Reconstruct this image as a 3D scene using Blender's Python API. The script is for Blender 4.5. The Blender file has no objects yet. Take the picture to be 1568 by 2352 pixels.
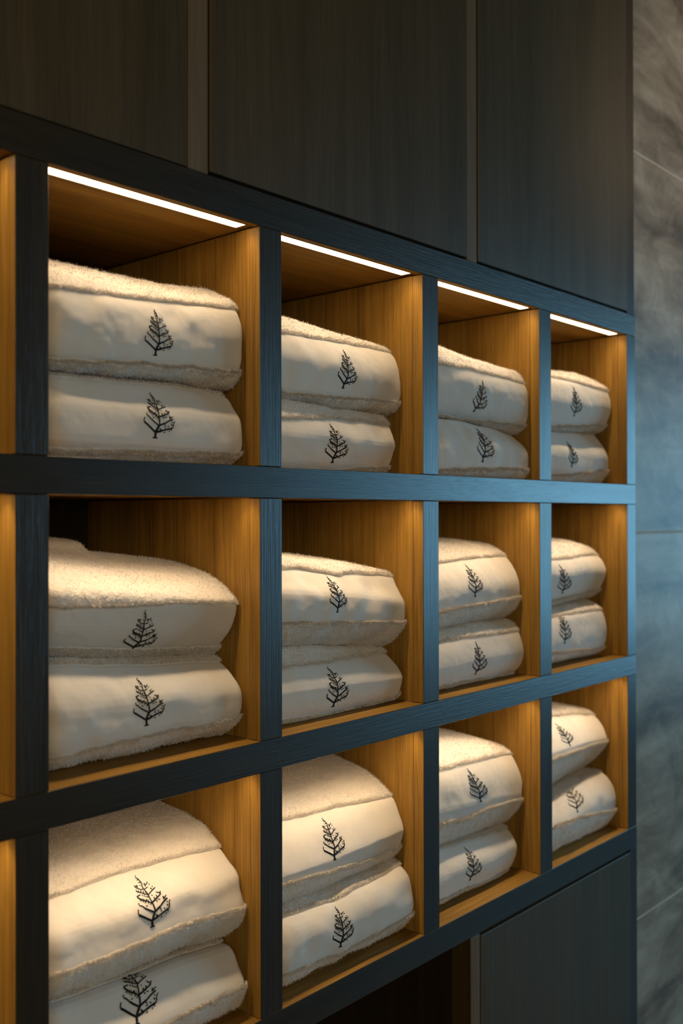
import bpy, bmesh, math, random
import numpy as np
from mathutils import Vector, Matrix

C = bpy.context.scene.collection
EYE = 1.45                                   # camera height above the floor

# ------------------------------------------------------------------ camera
cam_d = bpy.data.cameras.new('camera'); cam = bpy.data.objects.new('camera', cam_d); C.objects.link(cam)
bpy.context.scene.camera = cam
yaw, pitch, roll = 0.835785, 0.0043763, -0.001938
r_ = Vector((math.cos(yaw), -math.sin(yaw), 0))
f_ = Vector((math.sin(yaw)*math.cos(pitch), math.cos(yaw)*math.cos(pitch), math.sin(pitch)))
u_ = r_.cross(f_)
r2 = math.cos(roll)*r_ + math.sin(roll)*u_
u2 = -math.sin(roll)*r_ + math.cos(roll)*u_
M = Matrix((( r2.x, u2.x, -f_.x, 0), (r2.y, u2.y, -f_.y, -1.0), (r2.z, u2.z, -f_.z, EYE), (0, 0, 0, 1)))
cam.matrix_world = M
cam_d.sensor_fit = 'VERTICAL'; cam_d.sensor_height = 36.0; cam_d.sensor_width = 24.0
cam_d.lens = 2268.0/2352.0*36.0
cam_d.clip_start = 0.02
cam_d.dof.use_dof = True; cam_d.dof.focus_distance = 1.50; cam_d.dof.aperture_fstop = 3.4

# ------------------------------------------------------------------ world, lights, exposure
W = bpy.data.worlds.new('room'); bpy.context.scene.world = W; W.use_nodes = True
W.node_tree.nodes['Background'].inputs[0].default_value = (1.0, 0.82, 0.58, 1)
W.node_tree.nodes['Background'].inputs[1].default_value = 0.035

def area(name, loc, target, sx, sy, power, col, spread=180):
    l = bpy.data.lights.new(name, 'AREA'); l.shape = 'RECTANGLE'; l.size = sx; l.size_y = sy
    l.energy = power; l.color = col; l.spread = math.radians(spread)
    o = bpy.data.objects.new(name, l); C.objects.link(o); o.location = loc
    o.rotation_euler = (Vector(target)-Vector(loc)).to_track_quat('-Z', 'Y').to_euler()
    return o
# daylight through the window in the right-hand wall
WX, WY0, WY1, WZ0, WZ1 = 5.2, -3.2, -0.8, 0.80, 2.15
area('window_daylight', (WX-0.03, (WY0+WY1)/2, (WZ0+WZ1)/2), (0, (WY0+WY1)/2, (WZ0+WZ1)/2), WY1-WY0, WZ1-WZ0, 86, (0.25, 0.635, 0.94))
# soft light of the room behind the photographer
area('room_light', (-1.2, -3.6, 2.1), (1.0, 0, 1.3), 2.6, 1.6, 42, (1.0, 0.86, 0.62))
# added warm fill, out of view, aimed to brighten the stone wall
sp = bpy.data.lights.new('stone_fill_spot', 'SPOT'); sp.energy = 50; sp.color = (1.0, 0.66, 0.36); sp.spot_size = math.radians(46); sp.spot_blend = .85; sp.shadow_soft_size = .06
so = bpy.data.objects.new('stone_fill_spot', sp); C.objects.link(so); so.location = (3.3, -1.8, 2.85)
so.rotation_euler = (Vector((2.66, .0, 2.42))-so.location).to_track_quat('-Z', 'Y').to_euler()
LED_STRENGTH = 6.0
LED_WATTS = 0.29
LED_COLOR = (1.0, 0.735, 0.44)

VS = bpy.context.scene.view_settings
VS.view_transform = 'Standard'; VS.look = 'None'; VS.gamma = 1.0; VS.exposure = 0.0; VS.use_curve_mapping = False

# ------------------------------------------------------------------ materials
def new_mat(name):
    m = bpy.data.materials.new(name); m.use_nodes = True
    nt = m.node_tree; return m, nt, nt.nodes['Principled BSDF']
def N(nt, kind, **kw):
    n = nt.nodes.new(kind)
    for k, v in kw.items():
        if k in n.inputs: n.inputs[k].default_value = v
        else: setattr(n, k, v)
    return n
def ramp(nt, pts):
    n = nt.nodes.new('ShaderNodeValToRGB'); e = n.color_ramp.elements
    while len(e) < len(pts): e.new(0.5)
    for i, (p, c) in enumerate(pts): e[i].position = p; e[i].color = (*c, 1)
    return n
def wood(name, dark, light, axis, rough=0.42, spec=0.5, bump=0.25, seed=0.0):
    """oak veneer: fine pores and streaks running along axis ('x' or 'z')"""
    m, nt, b = new_mat(name); L = nt.links.new
    tc = N(nt, 'ShaderNodeTexCoord')
    mp = N(nt, 'ShaderNodeMapping'); mp.inputs['Location'].default_value = (seed, seed*1.7, seed*.6)
    mp.inputs['Scale'].default_value = (1, 1, .018) if axis == 'z' else ((.018, 1, 1) if axis == 'x' else (1, .018, 1))
    mp2 = N(nt, 'ShaderNodeMapping'); mp2.inputs['Location'].default_value = (seed*2, seed, 3)
    mp2.inputs['Scale'].default_value = (1, 1, .10) if axis == 'z' else ((.10, 1, 1) if axis == 'x' else (1, .1, 1))
    L(tc.outputs['Object'], mp.inputs[0]); L(tc.outputs['Object'], mp2.inputs[0])
    fine = N(nt, 'ShaderNodeTexNoise', Scale=520.0, Detail=3.0, Roughness=.65)
    mid = N(nt, 'ShaderNodeTexNoise', Scale=60.0, Detail=4.0, Roughness=.6, Distortion=.6)
    fig = N(nt, 'ShaderNodeTexNoise', Scale=9.0, Detail=4.0, Roughness=.55, Distortion=1.2)
    L(mp.outputs[0], fine.inputs['Vector']); L(mp.outputs[0], mid.inputs['Vector']); L(mp2.outputs[0], fig.inputs['Vector'])
    a = N(nt, 'ShaderNodeMath', operation='MULTIPLY'); a.inputs[1].default_value = .40; L(fine.outputs[0], a.inputs[0])
    c = N(nt, 'ShaderNodeMath', operation='MULTIPLY_ADD'); c.inputs[1].default_value = .30; L(mid.outputs[0], c.inputs[0]); L(a.outputs[0], c.inputs[2])
    d = N(nt, 'ShaderNodeMath', operation='MULTIPLY_ADD'); d.inputs[1].default_value = .30; L(fig.outputs[0], d.inputs[0]); L(c.outputs[0], d.inputs[2])
    rp = ramp(nt, [(.36, dark), (.64, light)]); L(d.outputs[0], rp.inputs[0])
    L(rp.outputs[0], b.inputs['Base Color'])
    b.inputs['Roughness'].default_value = rough; b.inputs['Specular IOR Level'].default_value = spec
    rr = N(nt, 'ShaderNodeMapRange'); rr.inputs['To Min'].default_value = rough-.08; rr.inputs['To Max'].default_value = rough+.1
    L(fig.outputs[0], rr.inputs['Value']); L(rr.outputs[0], b.inputs['Roughness'])
    bp = N(nt, 'ShaderNodeBump', Strength=bump*2, Distance=.0008); L(fine.outputs[0], bp.inputs['Height']); L(bp.outputs[0], b.inputs['Normal'])
    return m
FD, FLt = (.014, .008, .002), (.040, .024, .006)
m_frame_x = wood('dark_oak_horizontal', FD, FLt, 'x', .36, .6)
m_frame_z = wood('dark_oak_vertical', FD, FLt, 'z', .36, .6, seed=3.1)
m_door = wood('dark_oak_door', (.044, .027, .008), (.088, .052, .015), 'z', .42, .5, seed=7.7)
m_strip = wood('brown_oak_strip', (.11, .065, .030), (.17, .105, .050), 'z', .5, .4, seed=5.2)
ID, IL = (.13, .060, .009), (.45, .243, .042)
m_in_z = wood('amber_oak_vertical', ID, IL, 'z', .5, .3, .2, seed=1.3)
m_in_x = wood('amber_oak_horizontal', ID, IL, 'x', .5, .3, .2, seed=2.3)
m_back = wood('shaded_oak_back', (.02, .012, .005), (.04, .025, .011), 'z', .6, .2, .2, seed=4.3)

m_led, nt, b = new_mat('warm_light_diffuser')
b.inputs['Base Color'].default_value = (.8, .78, .7, 1)
b.inputs['Emission Color'].default_value = (*LED_COLOR, 1); b.inputs['Emission Strength'].default_value = LED_STRENGTH

def cloth(name, col, kind):
    m, nt, b = new_mat(name); L = nt.links.new
    b.inputs['Roughness'].default_value = .95; b.inputs['Specular IOR Level'].default_value = .1
    b.inputs['Sheen Weight'].default_value = .25; b.inputs['Sheen Roughness'].default_value = .5
    uv = N(nt, 'ShaderNodeUVMap')
    if kind == 'twill':
        mp = N(nt, 'ShaderNodeMapping'); mp.inputs['Rotation'].default_value = (0, 0, math.radians(52)); L(uv.outputs[0], mp.inputs[0])
        w = N(nt, 'ShaderNodeTexWave', Scale=200.0, Distortion=.6, Detail=1.0); w.inputs['Detail Scale'].default_value = 30; L(mp.outputs[0], w.inputs['Vector'])
        n = N(nt, 'ShaderNodeTexNoise', Scale=420.0, Detail=3.0); L(uv.outputs[0], n.inputs['Vector'])
        a = N(nt, 'ShaderNodeMath', operation='MULTIPLY_ADD'); a.inputs[1].default_value = .5; L(n.outputs[0], a.inputs[0]); L(w.outputs['Fac'], a.inputs[2])
        bp = N(nt, 'ShaderNodeBump', Strength=.45, Distance=.0007); L(a.outputs[0], bp.inputs['Height']); L(bp.outputs[0], b.inputs['Normal'])
        rp = ramp(nt, [(.0, tuple(c*.93 for c in col)), (1.0, col)]); L(w.outputs['Fac'], rp.inputs[0]); L(rp.outputs[0], b.inputs['Base Color'])
    else:
        tc = N(nt, 'ShaderNodeTexCoord')
        n = N(nt, 'ShaderNodeTexNoise', Scale=420.0, Detail=3.0); L(tc.outputs['Object'], n.inputs['Vector'])
        v = N(nt, 'ShaderNodeTexVoronoi', Scale=330.0); L(tc.outputs['Object'], v.inputs['Vector'])
        a = N(nt, 'ShaderNodeMath', operation='ADD'); L(n.outputs[0], a.inputs[0]); L(v.outputs['Distance'], a.inputs[1])
        bp = N(nt, 'ShaderNodeBump', Strength=.55, Distance=.0014); L(a.outputs[0], bp.inputs['Height']); L(bp.outputs[0], b.inputs['Normal'])
        rp = ramp(nt, [(.35, tuple(c*.88 for c in col)), (.9, col)]); L(a.outputs[0], rp.inputs[0]); L(rp.outputs[0], b.inputs['Base Color'])
    return m
m_terry = cloth('cream_terry_pile', (.64, .585, .52), 'terry')
m_twill = cloth('cream_twill_weave', (.67, .62, .56), 'twill')
m_thread, nt, b = new_mat('dark_embroidery_thread')
b.inputs['Base Color'].default_value = (.004, .006, .008, 1); b.inputs['Roughness'].default_value = .7; b.inputs['Specular IOR Level'].default_value = .15
m_stitch, nt, b = new_mat('cream_stitching'); b.inputs['Base Color'].default_value = (.45, .40, .33, 1); b.inputs['Roughness'].default_value = .9

def stone():
    m, nt, b = new_mat('grey_veined_stone'); L = nt.links.new
    tc = N(nt, 'ShaderNodeTexCoord')
    def mp(sc, rot, loc):
        q = N(nt, 'ShaderNodeMapping'); q.inputs['Scale'].default_value = sc; q.inputs['Rotation'].default_value = (0, math.radians(rot), 0)
        q.inputs['Location'].default_value = loc; L(tc.outputs['Object'], q.inputs[0]); return q
    band = N(nt, 'ShaderNodeTexNoise', Scale=5.5, Detail=8.0, Roughness=.58, Distortion=.7)
    L(mp((.22, 1, 1.7), -3, (2, 0, .4)).outputs[0], band.inputs['Vector'])
    cloud = N(nt, 'ShaderNodeTexNoise', Scale=6.5, Detail=9.0, Roughness=.66, Distortion=1.3)
    L(mp((.8, 1, 1.2), 12, (5, 0, 1.3)).outputs[0], cloud.inputs['Vector'])
    a0 = N(nt, 'ShaderNodeMath', operation='MULTIPLY'); a0.inputs[1].default_value = .55; L(band.outputs[0], a0.inputs[0])
    c = N(nt, 'ShaderNodeMath', operation='MULTIPLY_ADD'); c.inputs[1].default_value = .45; L(cloud.outputs[0], c.inputs[0]); L(a0.outputs[0], c.inputs[2])
    rp = ramp(nt, [(.38, (.13, .100, .07)), (.46, (.23, .18, .130)), (.53, (.32, .26, .19)), (.63, (.46, .385, .295))])
    L(c.outputs[0], rp.inputs[0]); L(rp.outputs[0], b.inputs['Base Color'])
    b.inputs['Roughness'].default_value = .48; b.inputs['Specular IOR Level'].default_value = .22
    bp = N(nt, 'ShaderNodeBump', Strength=.1, Distance=.002); L(c.outputs[0], bp.inputs['Height']); L(bp.outputs[0], b.inputs['Normal'])
    return m
m_stone = stone()
def plain(name, col, rough=.7, spec=.4):
    m, nt, b = new_mat(name); L = nt.links.new
    tc = N(nt, 'ShaderNodeTexCoord'); n = N(nt, 'ShaderNodeTexNoise', Scale=14.0, Detail=5.0); L(tc.outputs['Object'], n.inputs['Vector'])
    rp = ramp(nt, [(.3, tuple(c*.85 for c in col)), (.7, col)]); L(n.outputs[0], rp.inputs[0]); L(rp.outputs[0], b.inputs['Base Color'])
    b.inputs['Roughness'].default_value = rough; b.inputs['Specular IOR Level'].default_value = spec
    return m
m_grout = plain('beige_grout', (.62, .50, .38), .9)
m_paint = plain('warm_grey_plaster', (.12, .085, .055), .9)
m_floor = plain('dark_stone_floor', (.10, .09, .08), .5)
m_metal = plain('dark_bronze_frame', (.06, .05, .045), .4)
m_glass, nt, b = new_mat('window_glass')
b.inputs['Transmission Weight'].default_value = 1.0; b.inputs['Roughness'].default_value = 0.0; b.inputs['IOR'].default_value = 1.45

# ------------------------------------------------------------------ mesh helpers
def obj(name, bm_or_me, mats, parent=None, smooth=False):
    if isinstance(bm_or_me, bmesh.types.BMesh):
        me = bpy.data.meshes.new(name); bm_or_me.to_mesh(me); bm_or_me.free()
    else: me = bm_or_me
    for m in (mats if isinstance(mats, (list, tuple)) else [mats]): me.materials.append(m)
    if smooth: me.polygons.foreach_set('use_smooth', [True]*len(me.polygons))
    o = bpy.data.objects.new(name, me); C.objects.link(o)
    if parent is not None: o.parent = parent
    return o
def box_bm(boxes, bevel=.0007, org=(0, 0, 0), facemat=None):
    """boxes: list of (x0,x1,y0,y1,z0,z1) in room coordinates (z measured from the eye level)"""
    bm = bmesh.new()
    for (x0, x1, y0, y1, z0, z1) in boxes:
        vs = [bm.verts.new((x-org[0], y-org[1], z+EYE-org[2])) for x in (x0, x1) for y in (y0, y1) for z in (z0, z1)]
        for q in ((0, 1, 3, 2), (4, 6, 7, 5), (0, 4, 5, 1), (2, 3, 7, 6), (0, 2, 6, 4), (1, 5, 7, 3)):
            bm.faces.new([vs[i] for i in q])
    bmesh.ops.recalc_face_normals(bm, faces=bm.faces[:])
    if facemat:
        for f in bm.faces: f.material_index = facemat(f)
    if bevel: bmesh.ops.bevel(bm, geom=bm.edges[:], offset=bevel, segments=1, affect='EDGES', profile=.5)
    return bm
def empty(name, loc, label, cat, group=None):
    o = bpy.data.objects.new(name, None); o.empty_display_size = .05; C.objects.link(o); o.location = loc
    o['label'] = label; o['category'] = cat
    if group: o['group'] = group
    return o
def struct(o): o['kind'] = 'structure'; return o

# ------------------------------------------------------------------ the room
FLOOR, CEIL = -EYE, 1.48
struct(obj('floor', box_bm([(-2.5, WX+.15, -4.5, .55, FLOOR-.1, FLOOR)], 0), m_floor))
struct(obj('ceiling', box_bm([(-2.5, WX+.15, -4.5, .55, CEIL, CEIL+.1)], 0), m_paint))
# stone-clad wall right of the joinery: slabs between thin joints
JZ = [FLOOR, -.918, -.039, .832, CEIL]
wall = struct(obj('wall_back', box_bm([(-2.5, WX, .46, .55, FLOOR, CEIL), (2.102, WX, .0124, .46, FLOOR, CEIL)], 0), m_grout))
for i in range(4):
    g = .0022
    s = obj('stone_slab', box_bm([(2.102, WX, .0116, .018, JZ[i]+(g if i else 0), JZ[i+1]-(g if i < 3 else 0))], .0005), m_stone, wall)
# right-hand wall with the window
wr = struct(obj('wall_right', box_bm([(WX, WX+.12, -4.5, WY0, FLOOR, CEIL), (WX, WX+.12, WY1, .55, FLOOR, CEIL),
    (WX, WX+.12, WY0, WY1, FLOOR, WZ0-EYE), (WX, WX+.12, WY0, WY1, WZ1-EYE, CEIL)], 0), m_paint))
wf = []
for (a, b_) in ((WY0, WY0+.05), ((WY0+WY1)/2-.02, (WY0+WY1)/2+.02), (WY1-.05, WY1)): wf.append((WX+.03, WX+.08, a, b_, WZ0-EYE+.05, WZ1-EYE-.05))
wf += [(WX+.03, WX+.08, WY0, WY1, WZ0-EYE, WZ0-EYE+.05), (WX+.03, WX+.08, WY0, WY1, WZ1-EYE-.05, WZ1-EYE)]
win = struct(obj('window_1', box_bm(wf, .002), m_metal))
obj('pane', box_bm([(WX+.052, WX+.058, WY0+.04, WY1-.04, WZ0-EYE+.04, WZ1-EYE-.04)], 0), m_glass, win)

# ------------------------------------------------------------------ shelving unit with the lit cubbyholes
SX = [(-.541, -.50), (-.1715, -.130), (.1985, .2405), (.5689, .6106), (.9388, .9812), (1.3093, 1.3525), (1.6807, 1.7249), (2.0532, 2.0939)]
RZ = [(.4036, .4506), (.0258, .0697), (-.3554, -.3117), (-.7427, -.6961)]
TH, DEP = .022, .42
unit = empty('cubbyhole_shelf', (SX[0][0], 0, EYE+RZ[3][0]),
    'dark oak shelving grid of amber-lit square cubbyholes holding the folded towels', 'shelf')
UO = (SX[0][0], 0, EYE+RZ[3][0])
def frame_face(f): return 0 if f.normal.y < -.5 else 1
for (z0, z1) in RZ:
    obj('rail', box_bm([(SX[0][0], SX[-1][1], 0, .0142, z0, z1)], .0008, UO, frame_face), [m_frame_x, m_in_x], unit)
    obj('shelf_board', box_bm([(SX[0][0], SX[-1][1], .0147, DEP, z0+.0026, z1-.0004)], .0004, UO), m_in_x, unit)
for k in range(3):
    zt, zb = RZ[k][0], RZ[k+1][1]
    for i, (x0, x1) in enumerate(SX):
        e = .0003
        obj('stile', box_bm([(x0, x1, .0004, TH, zb+e, zt-e)], .0008, UO, frame_face), [m_frame_z, m_in_z], unit)
        obj('divider_panel', box_bm([(x0+.0006, x1-.0006, TH+.0006, DEP, zb, zt)], .0004, UO), m_in_z, unit)
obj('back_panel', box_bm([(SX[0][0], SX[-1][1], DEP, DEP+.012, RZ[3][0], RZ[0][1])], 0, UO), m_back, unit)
# warm light strips recessed under the front edge of every shelf
for k in range(3):
    for i in range(len(SX)-1):
        zc = RZ[k][0]
        s = obj('light_strip', box_bm([(SX[i][1]+.004, SX[i+1][0]-.012, .0150, .0365, zc+.0014, zc+.0024)], .0, UO), m_led, unit)
        # the row of diodes glowing through the middle of the diffuser
        w = SX[i+1][0]-SX[i][1]-.018
        l = bpy.data.lights.new('diode_row', 'AREA'); l.shape = 'RECTANGLE'; l.size = w; l.size_y = .004; l.energy = LED_WATTS; l.color = LED_COLOR; l.spread = math.radians(112)
        lo = bpy.data.objects.new('diode_row', l); C.objects.link(lo); lo.parent = s
        lo.location = ((SX[i][1]+SX[i+1][0]-.008)/2-UO[0], .0185, zc+.0012+EYE-UO[2])

# ------------------------------------------------------------------ cupboards above and below
def door_part(p, org, x0, x1, z0, z1, y=0):
    obj('door', box_bm([(x0, x1, y, y+.02, z0, z1)], .0010, org), m_door, p)
UZ0, UZ1 = .4515, CEIL-.004
def cupboard(name, lab, cat, x0, x1, d0, d1, z0, z1, dz0, dz1, strip=None):
    org = (x0, 0, z0+EYE); p = empty(name, org, lab, cat)
    t = .018
    obj('carcass', box_bm([(x0, x0+t, .024, .42, z0, z1), (x1-t, x1, .024, .42, z0, z1), (x0+t, x1-t, .024, .42, z0, z0+t), (x0+t, x1-t, .024, .42, z1-t, z1), (x0+t, x1-t, .405, .42, z0+t, z1-t)], .0004, org), m_door, p)
    door_part(p, org, d0, d1, dz0, dz1)
    if strip: 
        obj('filler_strip', box_bm([(strip[0], strip[1], strip[2], .0236, z0, z1)], .0008, org), strip[3], p)
    return p
cupboard('wall_cabinet', 'dark wood upper cupboard with wide flat door at the top left corner', 'cabinet', .2, .8475, .21, .8115, UZ0, UZ1, UZ0+.0005, UZ1, (.8145, .8475, .002, m_strip))
cupboard('wall_cabinet', 'dark wood upper cupboard with wide flat door, between the two narrow vertical strips', 'cabinet', .848, 1.4705, .8495, 1.4385, UZ0, UZ1, UZ0+.004, UZ1, (1.4408, 1.4705, .002, m_strip))
cupboard('wall_cabinet', 'dark wood upper cupboard nearest the stone wall, bluish sheen at its lower corner', 'cabinet', 1.4708, 2.0935, 1.4725, 2.0555, UZ0, UZ1, UZ0+.004, UZ1, (2.0585, 2.0935, .002, m_frame_z))
LZ0, LZ1 = FLOOR, -.7433
cupboard('base_cabinet', 'dark wood base cupboard with flat door at bottom right beside stone wall', 'cabinet', 1.4725, 2.0985, 1.4745, 2.0635, LZ0, LZ1, LZ0+.08, LZ1-.006, (2.0665, 2.0985, .002, m_frame_z))
org = (.80, 0, LZ0+EYE)
op = empty('open_base_cabinet', org, 'open dark base unit without a door, lower edge of photo', 'cabinet')
obj('end_panel', box_bm([(1.4435, 1.4715, 0, .042, LZ0, LZ1)], .0008, org, lambda f: 0 if f.normal.y < -.5 else 1), [m_strip, m_door], op)
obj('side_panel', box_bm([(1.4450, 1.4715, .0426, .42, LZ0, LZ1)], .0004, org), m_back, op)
obj('side_panel', box_bm([(.80, .83, 0, .42, LZ0, LZ1)], .0008, org), m_door, op)
obj('base_board', box_bm([(.8305, 1.4445, .02, .42, LZ0+.08, LZ0+.10)], .0006, org), m_door, op)
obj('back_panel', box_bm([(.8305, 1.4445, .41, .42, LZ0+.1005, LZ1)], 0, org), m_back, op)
obj('plinth', box_bm([(.8305, 1.4430, .05, .07, LZ0, LZ0+.0795)], 0, org), m_door, op)

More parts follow.
